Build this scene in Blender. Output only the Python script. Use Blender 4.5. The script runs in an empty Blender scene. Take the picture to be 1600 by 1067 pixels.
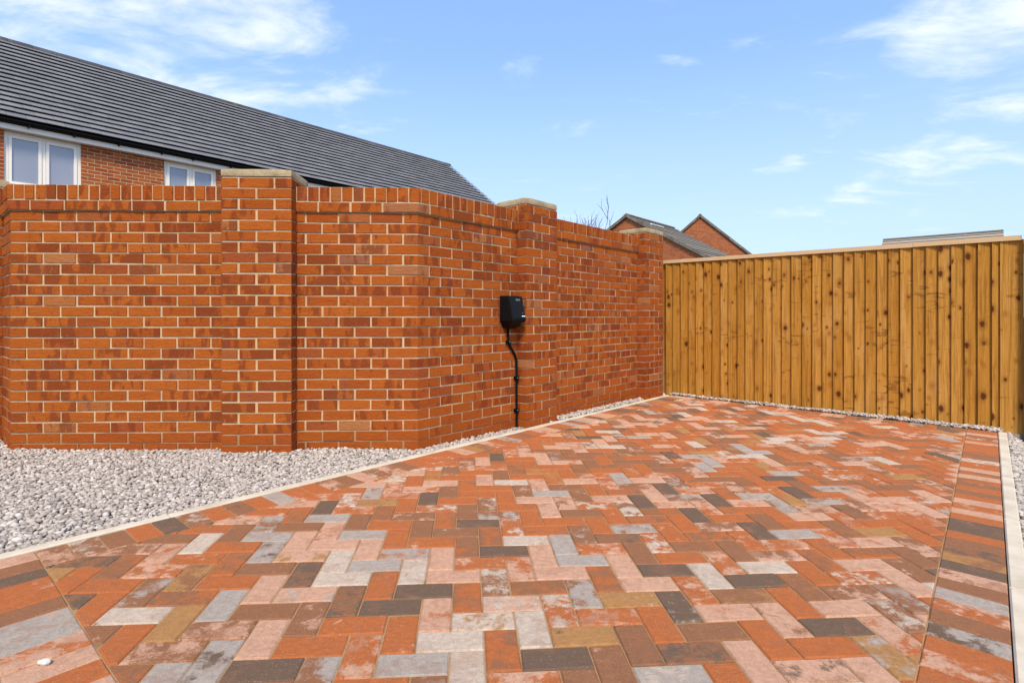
import bpy, math, random
import numpy as np
from mathutils import Vector, Matrix, noise as mnoise

random.seed(7); rng = np.random.default_rng(11)
scene = bpy.context.scene
COL = scene.collection

# ---------------------------------------------------------------- camera
F_PX = 858.7            # focal length in pixels of a 1600 px wide frame
CAM_H = 0.998
cam_d = bpy.data.cameras.new('camera')
cam_d.sensor_width = 36.0; cam_d.lens = 36.0*F_PX/1600.0
cam_d.shift_y = -38.0/1600.0
cam_d.clip_start = 0.05; cam_d.clip_end = 3000
cam = bpy.data.objects.new('camera', cam_d); COL.objects.link(cam)
cam.location = (0, 0, CAM_H); cam.rotation_euler = (math.radians(90), 0, 0)
scene.camera = cam

# ---------------------------------------------------------------- sky, sun, exposure
SUN_EL, SUN_AZ = math.radians(50), math.radians(177)   # azimuth clockwise from +Y: the sun stands behind the camera
SUN_STRENGTH, SUN_ANGLE, SKY_STRENGTH, EXPOSURE = 3.0, math.radians(11), 0.15, 0.54
wd = bpy.data.worlds.new('World'); scene.world = wd; wd.use_nodes = True
def build_world():
    nt = wd.node_tree; N = nt.nodes; L = nt.links; N.clear()
    out = N.new('ShaderNodeOutputWorld'); bg = N.new('ShaderNodeBackground')
    bg.inputs['Strength'].default_value = SKY_STRENGTH
    sky = N.new('ShaderNodeTexSky'); sky.sky_type = 'NISHITA'; sky.sun_disc = False
    sky.sun_elevation = SUN_EL; sky.sun_rotation = SUN_AZ
    sky.air_density = 1.0; sky.dust_density = 1.0; sky.ozone_density = 1.6
    tc = N.new('ShaderNodeTexCoord'); sep = N.new('ShaderNodeSeparateXYZ')
    L.new(tc.outputs['Generated'], sep.inputs[0])
    def m(op, a, b=None, c=None, clamp=False):
        n = N.new('ShaderNodeMath'); n.operation = op; n.use_clamp = clamp
        for i, v in enumerate((a, b, c)):
            if v is None: continue
            if isinstance(v, (int, float)): n.inputs[i].default_value = v
            else: L.new(v, n.inputs[i])
        return n.outputs[0]
    zc = m('ADD', m('MAXIMUM', sep.outputs[2], 0.0), 0.16)
    comb = N.new('ShaderNodeCombineXYZ')
    L.new(m('DIVIDE', sep.outputs[0], zc), comb.inputs[0]); L.new(m('DIVIDE', sep.outputs[1], zc), comb.inputs[1])
    mp = N.new('ShaderNodeMapping'); mp.inputs['Location'].default_value = (3.1, 1.7, 0.0)
    mp.inputs['Rotation'].default_value = (0, 0, 0.5); mp.inputs['Scale'].default_value = (1.0, 1.7, 1.0)
    L.new(comb.outputs[0], mp.inputs[0])
    n1 = N.new('ShaderNodeTexNoise'); n1.inputs['Scale'].default_value = 2.3; n1.inputs['Detail'].default_value = 9
    n1.inputs['Roughness'].default_value = 0.6; n1.inputs['Distortion'].default_value = 0.35; L.new(mp.outputs[0], n1.inputs[0])
    n2 = N.new('ShaderNodeTexNoise'); n2.inputs['Scale'].default_value = 0.55; n2.inputs['Detail'].default_value = 3
    L.new(mp.outputs[0], n2.inputs[0])
    def blob(d, k0, k1):
        dv = Vector(d).normalized(); vm = N.new('ShaderNodeVectorMath'); vm.operation = 'DOT_PRODUCT'
        L.new(tc.outputs['Generated'], vm.inputs[0]); vm.inputs[1].default_value = dv
        mr = N.new('ShaderNodeMapRange'); mr.interpolation_type = 'SMOOTHSTEP'
        L.new(vm.outputs['Value'], mr.inputs[0]); mr.inputs[1].default_value = k0; mr.inputs[2].default_value = k1
        return mr.outputs[0]
    cover = m('MULTIPLY', blob((-0.80, 1, 0.50), 0.85, 0.99), 0.20)
    cover = m('ADD', cover, m('MULTIPLY', blob((0.98, 1, 0.54), 0.983, 1.0), 0.20))
    cover = m('ADD', cover, m('MULTIPLY', blob((0.70, 1, 0.34), 0.985, 1.0), 0.055))
    dens = m('ADD', m('ADD', n1.outputs[0], cover), m('MULTIPLY', m('SUBTRACT', n2.outputs[0], 0.5), 0.35))
    mr = N.new('ShaderNodeMapRange'); mr.interpolation_type = 'SMOOTHSTEP'
    L.new(dens, mr.inputs[0]); mr.inputs[1].default_value = 0.57; mr.inputs[2].default_value = 0.90
    # thin haze veil low over the horizon
    hz = N.new('ShaderNodeMapRange'); L.new(sep.outputs[2], hz.inputs[0])
    hz.inputs[1].default_value = 0.0; hz.inputs[2].default_value = 0.42; hz.inputs[3].default_value = 0.85; hz.inputs[4].default_value = 0.0
    fac = m('MULTIPLY', mr.outputs[0], 0.9, clamp=True)
    mix = N.new('ShaderNodeMix'); mix.data_type = 'RGBA'
    veil = N.new('ShaderNodeMix'); veil.data_type = 'RGBA'; veil.inputs[0].default_value = 0.30     # thin high haze over the whole sky
    L.new(sky.outputs[0], veil.inputs[6]); veil.inputs[7].default_value = (2.3, 4.2, 8.2, 1)
    low = N.new('ShaderNodeMix'); low.data_type = 'RGBA'; L.new(hz.outputs[0], low.inputs[0])
    L.new(veil.outputs[2], low.inputs[6]); low.inputs[7].default_value = (3.0, 3.75, 5.2, 1)
    L.new(fac, mix.inputs[0]); L.new(low.outputs[2], mix.inputs[6]); mix.inputs[7].default_value = (4.9, 5.2, 6.3, 1)
    L.new(mix.outputs[2], bg.inputs['Color']); L.new(bg.outputs[0], out.inputs[0])
build_world()
sd = bpy.data.lights.new('sun', 'SUN'); sd.energy = SUN_STRENGTH; sd.angle = SUN_ANGLE; sd.color = (1.0, 0.87, 0.69)
sun = bpy.data.objects.new('sun', sd); COL.objects.link(sun)
sun_dir = Vector((math.sin(SUN_AZ)*math.cos(SUN_EL), math.cos(SUN_AZ)*math.cos(SUN_EL), math.sin(SUN_EL)))
sun.rotation_euler = sun_dir.to_track_quat('Z', 'Y').to_euler(); sun.location = (0, -5, 20)
vs = scene.view_settings
vs.view_transform = 'Standard'; vs.look = 'None'; vs.gamma = 1.0; vs.exposure = EXPOSURE; vs.use_curve_mapping = False
scene.cycles.max_bounces = 6

# ---------------------------------------------------------------- helpers
def link(name, me, parent=None, mat=None, loc=(0, 0, 0)):
    o = bpy.data.objects.new(name, me); COL.objects.link(o); o.location = loc
    if mat is not None and me is not None and not me.materials: me.materials.append(mat)
    if parent is not None: o.parent = parent
    return o
def mesh(name, verts, faces, attrs=None):
    me = bpy.data.meshes.new(name); me.from_pydata([tuple(v) for v in verts], [], faces); me.update()
    if attrs:
        for k, v in attrs.items():
            a = me.attributes.new(k, 'FLOAT', 'FACE')
            a.data.foreach_set('value', np.full(len(me.polygons), v, np.float32) if np.isscalar(v) else np.asarray(v, np.float32))
    return me
def piece(name, verts, faces, mat, parent, attrs=None):
    """one mesh object with its origin at its own centre; parent is an unrotated Empty or mesh"""
    c = np.mean(np.array(verts), axis=0)
    me = mesh(name, np.array(verts)-c, faces, attrs); me.materials.append(mat)
    o = bpy.data.objects.new(name, me); COL.objects.link(o)
    off = np.array(world_loc(parent)) if parent is not None else np.zeros(3)
    o.location = tuple(c-off); o.parent = parent
    return o
def world_loc(o):
    l = np.zeros(3)
    while o is not None: l += np.array(o.location); o = o.parent
    return l
def thing(name, loc, label=None, cat=None, group=None, kind=None):
    o = bpy.data.objects.new(name, None); COL.objects.link(o); o.location = loc; o.empty_display_size = 0.2
    tag(o, label, cat, group, kind); return o
def tag(o, label=None, cat=None, group=None, kind=None):
    if label: o['label'] = label
    if cat: o['category'] = cat
    if group: o['group'] = group
    if kind: o['kind'] = kind
    return o
def prism(poly, z0, z1):
    n = len(poly); v = [(p[0], p[1], z0) for p in poly]+[(p[0], p[1], z1) for p in poly]
    f = [tuple(range(n-1, -1, -1)), tuple(range(n, 2*n))]+[(i, (i+1) % n, n+(i+1) % n, n+i) for i in range(n)]
    return v, f
def box(o, ux, uy, uz, a, b, c):
    """box from origin o, axes ux,uy,uz, extents a=(a0,a1) ..."""
    o, ux, uy, uz = map(np.array, (o, ux, uy, uz)); v = []
    for k in c:
        for (i, j) in ((a[0], b[0]), (a[1], b[0]), (a[1], b[1]), (a[0], b[1])): v.append(o+ux*i+uy*j+uz*k)
    f = [(3, 2, 1, 0), (4, 5, 6, 7), (0, 1, 5, 4), (1, 2, 6, 5), (2, 3, 7, 6), (3, 0, 4, 7)]
    if np.dot(np.cross(ux, uy), uz) < 0: f = [t[::-1] for t in f]
    return v, f
class MB:
    def __init__(s): s.v, s.f = [], []
    def add(s, v, f):
        b = len(s.v); s.v += list(v); s.f += [tuple(i+b for i in t) for t in f]; return s
    def box(s, *a): return s.add(*box(*a))
def tube(pts, rad, n=8):
    pts = [Vector(p) for p in pts]; v = []; f = []
    if np.isscalar(rad): rad = [rad]*len(pts)
    up = Vector((0, 0, 1))
    for i, p in enumerate(pts):
        t = (pts[min(i+1, len(pts)-1)]-pts[max(i-1, 0)]).normalized()
        a = t.cross(up) if abs(t.dot(up)) < 0.95 else t.cross(Vector((1, 0, 0)))
        a.normalize(); b = t.cross(a)
        for k in range(n):
            q = 2*math.pi*k/n; v.append(p+(a*math.cos(q)+b*math.sin(q))*rad[i])
    for i in range(len(pts)-1):
        for k in range(n): f.append((i*n+k, i*n+(k+1) % n, (i+1)*n+(k+1) % n, (i+1)*n+k))
    f.append(tuple(range(n-1, -1, -1))); f.append(tuple((len(pts)-1)*n+k for k in range(n)))
    return v, f
def ray(x):                       # slope X/Y of the sight line through photo column x
    return (x-800.0)/F_PX
def hit(x, p, d):                 # distance t along the ground line p+t*d that shows at photo column x
    r = ray(x); return (r*p[1]-p[0])/(d[0]-r*d[1])
def px(P):                        # photo pixel of a world point
    return 800+F_PX*P[0]/P[1], 495.5-F_PX*(P[2]-CAM_H)/P[1]

# ---------------------------------------------------------------- node materials
class NT:
    def __init__(s, name):
        s.m = bpy.data.materials.new(name); s.m.use_nodes = True; s.t = s.m.node_tree; s.N = s.t.nodes; s.L = s.t.links
        s.b = s.N['Principled BSDF']
    def put(s, sock, v):
        if hasattr(v, 'is_output'): s.L.new(v, sock)
        elif v is not None: sock.default_value = v
    def math(s, op, a, b=None, clamp=False):
        n = s.N.new('ShaderNodeMath'); n.operation = op; n.use_clamp = clamp; s.put(n.inputs[0], a); s.put(n.inputs[1], b); return n.outputs[0]
    def vmath(s, op, a, b):
        n = s.N.new('ShaderNodeVectorMath'); n.operation = op; s.put(n.inputs[0], a); s.put(n.inputs[1], b); return n.outputs[0]
    def attr(s, k):
        n = s.N.new('ShaderNodeAttribute'); n.attribute_name = k; return n.outputs['Fac']
    def pos(s): return s.N.new('ShaderNodeNewGeometry').outputs['Position']
    def obj(s): return s.N.new('ShaderNodeTexCoord').outputs['Object']
    def noise(s, vec, scale, detail=4, rough=0.55, dist=0.0, col=False):
        n = s.N.new('ShaderNodeTexNoise'); s.put(n.inputs['Vector'], vec); n.inputs['Scale'].default_value = scale
        n.inputs['Detail'].default_value = detail; n.inputs['Roughness'].default_value = rough; n.inputs['Distortion'].default_value = dist
        return n.outputs[1 if col else 0]
    def scale(s, vec, sc, loc=(0, 0, 0), rot=(0, 0, 0)):
        n = s.N.new('ShaderNodeMapping'); s.put(n.inputs[0], vec); n.inputs['Scale'].default_value = sc
        n.inputs['Location'].default_value = loc; n.inputs['Rotation'].default_value = rot; return n.outputs[0]
    def ramp(s, fac, stops, interp='LINEAR'):
        n = s.N.new('ShaderNodeValToRGB'); s.put(n.inputs[0], fac); cr = n.color_ramp; cr.interpolation = interp
        while len(cr.elements) > 1: cr.elements.remove(cr.elements[-1])
        for i, (p, c) in enumerate(stops):
            e = cr.elements[0] if i == 0 else cr.elements.new(p)
            e.position = p; e.color = (*c, 1) if len(c) == 3 else c
        return n.outputs[0]
    def mix(s, fac, a, b, mode='MIX'):
        n = s.N.new('ShaderNodeMix'); n.data_type = 'RGBA'; n.blend_type = mode
        s.put(n.inputs[0], fac)
        for i, v in ((6, a), (7, b)): s.put(n.inputs[i], (*v, 1) if isinstance(v, tuple) and len(v) == 3 else v)
        return n.outputs[2]
    def step(s, v, a, b):
        n = s.N.new('ShaderNodeMapRange'); n.interpolation_type = 'SMOOTHSTEP'; s.put(n.inputs[0], v)
        n.inputs[1].default_value = a; n.inputs[2].default_value = b; return n.outputs[0]
    def bump(s, h, strength=0.5, dist=0.002):
        n = s.N.new('ShaderNodeBump'); n.inputs['Strength'].default_value = strength; n.inputs['Distance'].default_value = dist
        s.L.new(h, n.inputs['Height']); s.L.new(n.outputs[0], s.b.inputs['Normal'])
    def done(s, col, rough=0.8, spec=0.3, metal=0.0):
        s.put(s.b.inputs['Base Color'], (*col, 1) if isinstance(col, tuple) and len(col) == 3 else col)
        s.put(s.b.inputs['Roughness'], rough); s.b.inputs['Specular IOR Level'].default_value = spec; s.b.inputs['Metallic'].default_value = metal
        return s.m

def mat_brick():
    t = NT('facing_brick'); p = t.pos(); r = t.attr('rnd'); r2 = t.attr('rnd2')
    off = t.N.new('ShaderNodeCombineXYZ'); t.put(off.inputs[0], t.math('MULTIPLY', r, 37.0)); t.put(off.inputs[1], t.math('MULTIPLY', r2, 53.0))
    q = t.vmath('ADD', p, off.outputs[0])
    base = t.ramp(r, [(0, (.38, .090, .014)), (.30, (.48, .130, .020)), (.55, (.44, .114, .017)), (.80, (.38, .086, .015)), (.90, (.34, .085, .026)), (.955, (.43, .155, .045)), (.99, (.46, .20, .075)), (1, (.27, .115, .07))])
    band = t.noise(t.scale(q, (15, 15, 5)), 1.0, 3, 0.5, 0.4)              # burnt bands across the stretcher face
    thr = t.math('SUBTRACT', band, t.math('MULTIPLY', t.math('SUBTRACT', r2, 0.47), 0.30))
    dark = t.step(thr, .475, .375)
    col = t.mix(t.math('MULTIPLY', dark, .66), base, (.165, .036, .015))
    purple = t.step(t.noise(t.scale(q, (19, 19, 9), (5, 2, 1)), 1.0, 2), .66, .74)
    col = t.mix(t.math('MULTIPLY', purple, .60), col, (.16, .075, .085))
    drag = t.noise(t.scale(q, (14, 14, 260)), 1.0, 4, .65)                  # wire-cut drag marks
    col = t.mix(t.step(drag, .35, .75), t.mix(.45, col, (.20, .042, .012)), col)
    speck = t.noise(q, 160, 2, .7)
    col = t.mix(t.math('MULTIPLY', t.step(speck, .66, .80), .5), col, (.58, .26, .12))
    t.bump(t.math('ADD', drag, t.math('MULTIPLY', t.noise(q, 70, 4, .7), 1.2)), .9, .006)
    return t.done(col, .92, .06)
def mat_mortar():
    t = NT('mortar'); p = t.pos()
    n = t.noise(p, 9, 5, .6); g = t.noise(p, 240, 3, .7)
    col = t.ramp(n, [(.25, (.40, .275, .15)), (.5, (.53, .38, .22)), (.75, (.62, .46, .29))])
    col = t.mix(t.math('MULTIPLY', t.step(g, .45, .75), .5), col, (.36, .25, .15))
    sp = t.N.new('ShaderNodeSeparateXYZ'); t.L.new(p, sp.inputs[0])          # red-brown splash stain creeping up from the soil
    st = t.step(t.math('ADD', sp.outputs[2], t.math('MULTIPLY', t.math('SUBTRACT', t.noise(p, 6, 5, .65), .5), .22)), .24, .10)
    col = t.mix(t.math('MULTIPLY', st, .72), col, (.27, .12, .055))
    t.bump(g, .6, .003); return t.done(col, .95, .1)
def mat_stone():
    t = NT('weathered_stone'); p = t.pos()
    n = t.noise(p, 7, 6, .65); g = t.noise(p, 120, 4, .75)
    col = t.ramp(n, [(.3, (.27, .20, .12)), (.5, (.44, .35, .21)), (.7, (.52, .43, .29))])
    col = t.mix(t.math('MULTIPLY', t.step(g, .5, .68), .7), col, (.17, .135, .085))
    t.bump(t.math('ADD', g, n), .8, .006); return t.done(col, .95, .1)
PAVER_COL = {'O': (.57, .160, .044), 'P': (.74, .425, .275), 'W': (.72, .59, .45), 'G': (.51, .445, .37), 'D': (.165, .115, .078), 'B': (.345, .150, .070), 'Y': (.52, .265, .090)}
PKEYS = 'OPWGDBY'
def mat_paver():
    t = NT('block_paver'); p = t.pos(); r = t.attr('rnd'); ca = t.attr('ca'); cb = t.attr('cb')
    st = [(i/8.0, PAVER_COL[k]) for i, k in enumerate(PKEYS)]
    A = t.ramp(ca, st, 'CONSTANT'); B = t.ramp(cb, st, 'CONSTANT')
    off = t.N.new('ShaderNodeCombineXYZ'); t.put(off.inputs[0], t.math('MULTIPLY', r, 71.0)); t.put(off.inputs[1], t.math('MULTIPLY', r, 33.0))
    q = t.vmath('ADD', p, off.outputs[0])
    n = t.noise(q, 12.0, 9, .72, .2)
    k = t.step(t.math('ADD', n, t.math('MULTIPLY', t.math('SUBTRACT', t.attr('bias'), .5), .5)), .465, .585)
    col = t.mix(k, A, B)
    col = t.mix(t.math('MULTIPLY', t.step(t.noise(q, 9.0, 7, .65, .3), .53, .60), .50), col, t.mix(.5, A, (.40, .175, .095)))
    col = t.mix(t.math('MULTIPLY', t.noise(q, 22, 5, .6), .42), col, t.mix(.5, col, (.27, .13, .07)))
    mm = t.step(t.noise(q, 48, 6, .72), .36, .64)
    col = t.mix(t.math('MULTIPLY', t.math('SUBTRACT', 1.0, mm), .32), col, t.mix(.75, col, (.17, .085, .045)))
    g = t.noise(p, 330, 3, .75)
    col = t.mix(t.math('MULTIPLY', t.step(g, .46, .68), .55), col, t.mix(.60, col, (.12, .07, .045)))
    col = t.mix(t.math('MULTIPLY', t.step(t.noise(p, 210, 2, .6), .62, .72), .38), col, (.70, .54, .40))
    t.bump(t.math('ADD', t.math('MULTIPLY', g, .9), t.noise(q, 45, 4, .6)), .9, .006)
    return t.done(col, .9, .09)
def mat_sand():
    t = NT('jointing_sand'); p = t.pos(); g = t.noise(p, 380, 3, .8); n = t.noise(p, 5, 4)
    col = t.mix(t.step(g, .35, .7), (.30, .165, .075), (.56, .36, .18)); col = t.mix(t.math('MULTIPLY', t.step(n, .5, .7), .6), col, (.13, .075, .045))
    t.bump(g, 1, .003); return t.done(col, .95, .1)
def mat_concrete():
    t = NT('pale_concrete'); p = t.pos(); g = t.noise(p, 150, 4, .7); n = t.noise(p, 6, 5, .6)
    col = t.ramp(n, [(.3, (.47, .395, .285)), (.55, (.60, .52, .395)), (.75, (.66, .585, .465))]); col = t.mix(t.math('MULTIPLY', t.step(g, .5, .75), .3), col, (.38, .33, .25))
    t.bump(g, .4, .002); return t.done(col, .9, .2)
def mat_gravel():
    t = NT('limestone_chippings'); p = t.pos(); r = t.attr('rnd')
    c = t.ramp(r, [(0, (.22, .19, .16)), (.2, (.36, .315, .265)), (.55, (.455, .40, .34)), (.85, (.53, .47, .405)), (1, (.66, .60, .53))])
    c = t.mix(t.math('MULTIPLY', t.noise(p, 90, 4, .7), .5), c, t.mix(.6, c, (.30, .25, .23)))
    t.bump(t.noise(p, 160, 3, .7), .5, .003); return t.done(c, .9, .2)
def mat_gravel_bed():
    t = NT('gravel_bed'); p = t.pos(); c = t.mix(t.noise(p, 70, 4, .7), (.22, .19, .165), (.42, .37, .325)); t.bump(t.noise(p, 70, 4, .7), 1, .02); return t.done(c, .95, .1)
def mat_ground():
    t = NT('earth'); p = t.pos(); c = t.mix(t.noise(p, .6, 6, .65), (.10, .085, .06), (.17, .15, .11)); t.bump(t.noise(p, 8, 5), .6, .03); return t.done(c, .95, .1)
def mat_fence():
    t = NT('treated_timber'); p = t.pos(); r = t.attr('rnd')
    rot = t.scale(p, (1, 1, 1), rot=(0, 0, math.radians(40)))
    off = t.N.new('ShaderNodeCombineXYZ'); t.put(off.inputs[0], t.math('MULTIPLY', r, 19.0)); t.put(off.inputs[2], t.math('MULTIPLY', r, 43.0))
    q = t.vmath('ADD', rot, off.outputs[0])
    warp = t.noise(t.scale(q, (6, 6, 1.6)), 1, 3, .5)
    gr = t.noise(t.scale(t.vmath('ADD', q, t.scale(t.noise(t.scale(q, (7, 7, 2.2)), 1, 3, col=True), (.035, .035, .0))), (150, 150, 2.6)), 1, 5, .65)
    base = t.ramp(r, [(0, (.40, .182, .027)), (.35, (.46, .218, .036)), (.7, (.53, .268, .056)), (1, (.42, .195, .029))])
    col = t.mix(t.step(gr, .35, .70), t.mix(.50, base, (.24, .085, .010)), base)
    stk = t.noise(t.scale(q, (48, 48, 1.5), (2, 5, 1)), 1, 4, .6, .2)
    col = t.mix(t.math('MULTIPLY', t.step(stk, .48, .66), .60), col, (.20, .082, .012))
    col = t.mix(t.math('MULTIPLY', t.step(warp, .52, .70), .35), col, (.56, .315, .10))
    # knots: dark cores in a softer ring
    vo = t.N.new('ShaderNodeTexVoronoi'); sepc = t.N.new('ShaderNodeSeparateColor'); vo.inputs['Scale'].default_value = 1.0; vo.inputs['Randomness'].default_value = 1.0
    t.put(vo.inputs['Vector'], t.scale(q, (12, 12, 7.5)))
    d = t.math('ADD', vo.outputs['Distance'], t.math('MULTIPLY', t.math('SUBTRACT', t.noise(q, 38, 4, .7), .5), .26))
    t.L.new(vo.outputs['Color'], sepc.inputs[0]); size = t.math('ADD', .05, t.math('MULTIPLY', t.math('POWER', sepc.outputs[0], 1.5), .25))
    rel = t.math('DIVIDE', d, size); halo = t.step(rel, 2.3, .7); core = t.step(rel, 1.05, .55)
    smear = t.step(t.math('ADD', t.noise(t.scale(q, (7, 7, 24), (1, 4, 9)), 1, 5, .6, .5), t.math('MULTIPLY', t.step(t.noise(t.scale(rot, (2.2, 2.2, 3.4), (3, 1, 6)), 1, 3), .50, .72), .16)), .62, .75)
    col = t.mix(t.math('MULTIPLY', smear, .70), col, (.15, .055, .010))
    col = t.mix(t.math('MULTIPLY', halo, .55), col, (.22, .075, .012)); col = t.mix(t.math('MULTIPLY', core, .9), col, (.060, .018, .006))
    st = t.step(t.noise(t.scale(q, (9, 9, 2.0), (3, 7, 2)), 1, 5, .7, .6), .60, .74)
    col = t.mix(t.math('MULTIPLY', st, .5), col, (.19, .068, .012))
    t.bump(gr, .6, .003); return t.done(col, .85, .08)
def mat_pale_wood():
    t = NT('fresh_cut_timber'); p = t.pos(); g = t.noise(t.scale(p, (9, 9, 160)), 1, 4, .6)
    c = t.mix(g, (.50, .31, .14), (.68, .50, .29)); t.bump(g, .3, .002); return t.done(c, .8, .2)
def mat_tile(c0, c1, name, spec=.3, rough=.7):
    t = NT(name); p = t.pos(); r = t.attr('rnd'); c = t.mix(r, c0, c1); g = t.noise(p, 60, 4, .7); n = t.noise(p, 1.7, 4, .6)
    c = t.mix(t.math('MULTIPLY', g, .35), c, t.mix(.5, c, (.05, .05, .05))); c = t.mix(t.math('MULTIPLY', t.step(n, .5, .75), .3), c, (.30, .30, .31))
    t.bump(g, .3, .004); return t.done(c, rough, spec)
def mat_house_brick(name, sc=1.0):
    t = NT(name); o = t.obj(); s = t.N.new('ShaderNodeSeparateXYZ'); t.L.new(o, s.inputs[0])
    c = t.N.new('ShaderNodeCombineXYZ'); t.L.new(t.math('ADD', s.outputs[0], s.outputs[1]), c.inputs[0]); t.L.new(s.outputs[2], c.inputs[1])
    b = t.N.new('ShaderNodeTexBrick'); t.L.new(c.outputs[0], b.inputs['Vector']); b.inputs['Scale'].default_value = 1.0
    b.inputs['Brick Width'].default_value = .225; b.inputs['Row Height'].default_value = .075; b.inputs['Mortar Size'].default_value = .006; b.inputs['Mortar Smooth'].default_value = .2
    b.inputs['Bias'].default_value = -.1; b.inputs['Color1'].default_value = (.40, .115, .032, 1); b.inputs['Color2'].default_value = (.24, .052, .020, 1); b.inputs['Mortar'].default_value = (.56, .40, .24, 1)
    n = t.noise(t.scale(c.outputs[0], (6, 18, 1)), 1, 3); col = t.mix(t.math('MULTIPLY', t.step(n, .5, .7), .45), b.outputs['Color'], (.20, .05, .03))
    inv = t.math('SUBTRACT', 1.0, b.outputs['Fac']); t.bump(inv, .8, .008); return t.done(col, .9, .15)
def mat_plain(name, c, rough=.5, spec=.4, var=.08, sc=30):
    t = NT(name); p = t.pos(); n = t.noise(p, sc, 4, .6); d = tuple(x*(1-var*2.5) for x in c)
    t.bump(t.noise(p, sc*6, 3), .08, .001); return t.done(t.mix(n, d, tuple(min(1, x*(1+var)) for x in c)), rough, spec)
def mat_glass():
    t = NT('window_glass'); p = t.pos(); n = t.noise(p, 1.6, 3, .5)
    m = t.done(t.mix(n, (.19, .21, .26), (.30, .31, .36)), .04, .9); t.b.inputs['Coat Weight'].default_value = 1.0; t.b.inputs['Coat Roughness'].default_value = .02; return m

M = dict(brick=mat_brick(), mortar=mat_mortar(), stone=mat_stone(), paver=mat_paver(), sand=mat_sand(), concrete=mat_concrete(), gravel=mat_gravel(), bed=mat_gravel_bed(),
         ground=mat_ground(), fence=mat_fence(), pale=mat_pale_wood(), tile=mat_tile((.155, .155, .158), (.205, .203, .205), 'slate_grey_tile'), ridge=mat_tile((.055, .056, .060), (.08, .08, .085), 'dark_ridge_tile'), tan=mat_tile((.25, .215, .17), (.38, .325, .26), 'tan_grey_tile', .1, .9), tile2=mat_tile((.13, .115, .09), (.22, .195, .155), 'brown_grey_tile', .1, .9),
         hbrick=mat_house_brick('house_brick'), white=mat_plain('white_upvc', (.87, .81, .71), .35, .5, .03), soffit=mat_plain('cream_soffit', (.62, .53, .42), .6, .3, .05),
         black=mat_plain('black_plastic', (.006, .006, .006), .55, .12, .2), blackgloss=mat_plain('black_gloss_panel', (.008, .0075, .007), .4, .15, .2), glass=mat_glass(),
         grey=mat_plain('grey_metal', (.36, .37, .38), .5, .5, .12), orange=mat_plain('orange_paint', (.50, .13, .06), .6, .3), logo=mat_plain('grey_print', (.30, .29, .28), .6, .3), bark=mat_plain('bark', (.16, .13, .11), .9, .1, .25, 8))
def mat_led():
    t = NT('led_strip'); n = t.noise(t.pos(), 40, 2); t.b.inputs['Emission Color'].default_value = (.62, .86, 1, 1); t.b.inputs['Emission Strength'].default_value = .75
    return t.done(t.mix(n, (.55, .7, .8), (.7, .8, .85)), .4)
M['led'] = mat_led()

# ---------------------------------------------------------------- ground plane of the drive (a slight fall) and frames
SX, SY = -0.01058, 0.00884
def gz(x, y): return SX*x+SY*y
A_D = math.radians(49.0)
D = np.array([math.cos(A_D), math.sin(A_D)]); E_ = np.array([math.sin(A_D), -math.cos(A_D)])   # along / across the drive
def se(s, e): return D*s+E_*e
E_L, E_LI, E_RI, E_R = -2.955, -2.752, -0.155, 0.052
S_N, S_NI, S_FI, S_F = 0.212, 0.418, 6.182, 6.388

def ground():
    xs = np.unique(np.concatenate([np.linspace(-14, 14, 29), np.array([-1500, -600, -250, -120, -60, -30, -20, 20, 30, 60, 120, 250, 600, 1500])]))
    V = []; Fc = []; n = len(xs)
    for y in xs:
        for x in xs:
            r = math.hypot(x, y); k = max(0, 1-max(0, r-10)/25); V.append((x, y, gz(x, y)*k-.23))
    for j in range(n-1):
        for i in range(n-1): Fc.append((j*n+i, j*n+i+1, (j+1)*n+i+1, (j+1)*n+i))
    o = link('ground', mesh('ground', V, Fc), None, M['ground']); tag(o, kind='structure')
ground()

# ---------------------------------------------------------------- driveway of block pavers
drive = thing('driveway', (1.2, 3.2, gz(1.2, 3.2)), kind='structure')
def sheet(name, poly, dz, mat, parent, depth=.09):
    v, f = prism(poly, 0, 1)
    v = [(x, y, gz(x, y)+dz-(depth if z == 0 else 0)) for x, y, z in v]
    return piece(name, v, f, mat, parent)
sheet('sand_bed', [se(S_N+.005, E_L+.004), se(S_N+.005, E_R-.004), se(S_F-.005, E_R-.004), se(S_F-.005, E_L+.004)], -.0048, M['sand'], drive, .07)
def clip(poly, n, c):             # keep the side n.p <= c
    out = []
    for i, p in enumerate(poly):
        q = poly[(i+1) % len(poly)]; dp, dq = n@p-c, n@q-c
        if dp <= 0: out.append(p)
        if (dp < 0 < dq) or (dq < 0 < dp): out.append(p+(q-p)*(dp/(dp-dq)))
    return out
def area(poly): return .5*sum(poly[i][0]*poly[(i+1) % len(poly)][1]-poly[(i+1) % len(poly)][0]*poly[i][1] for i in range(len(poly)))
def inset(poly, d):
    res = poly
    for i in range(len(poly)):
        p, q = poly[i], poly[(i+1) % len(poly)]; t = (q-p)/max(1e-9, np.linalg.norm(q-p)); n = np.array([t[1], -t[0]])
        res = clip(res, n, n@p-d)
        if len(res) < 3: return []
    return res
CODE = {}
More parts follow.
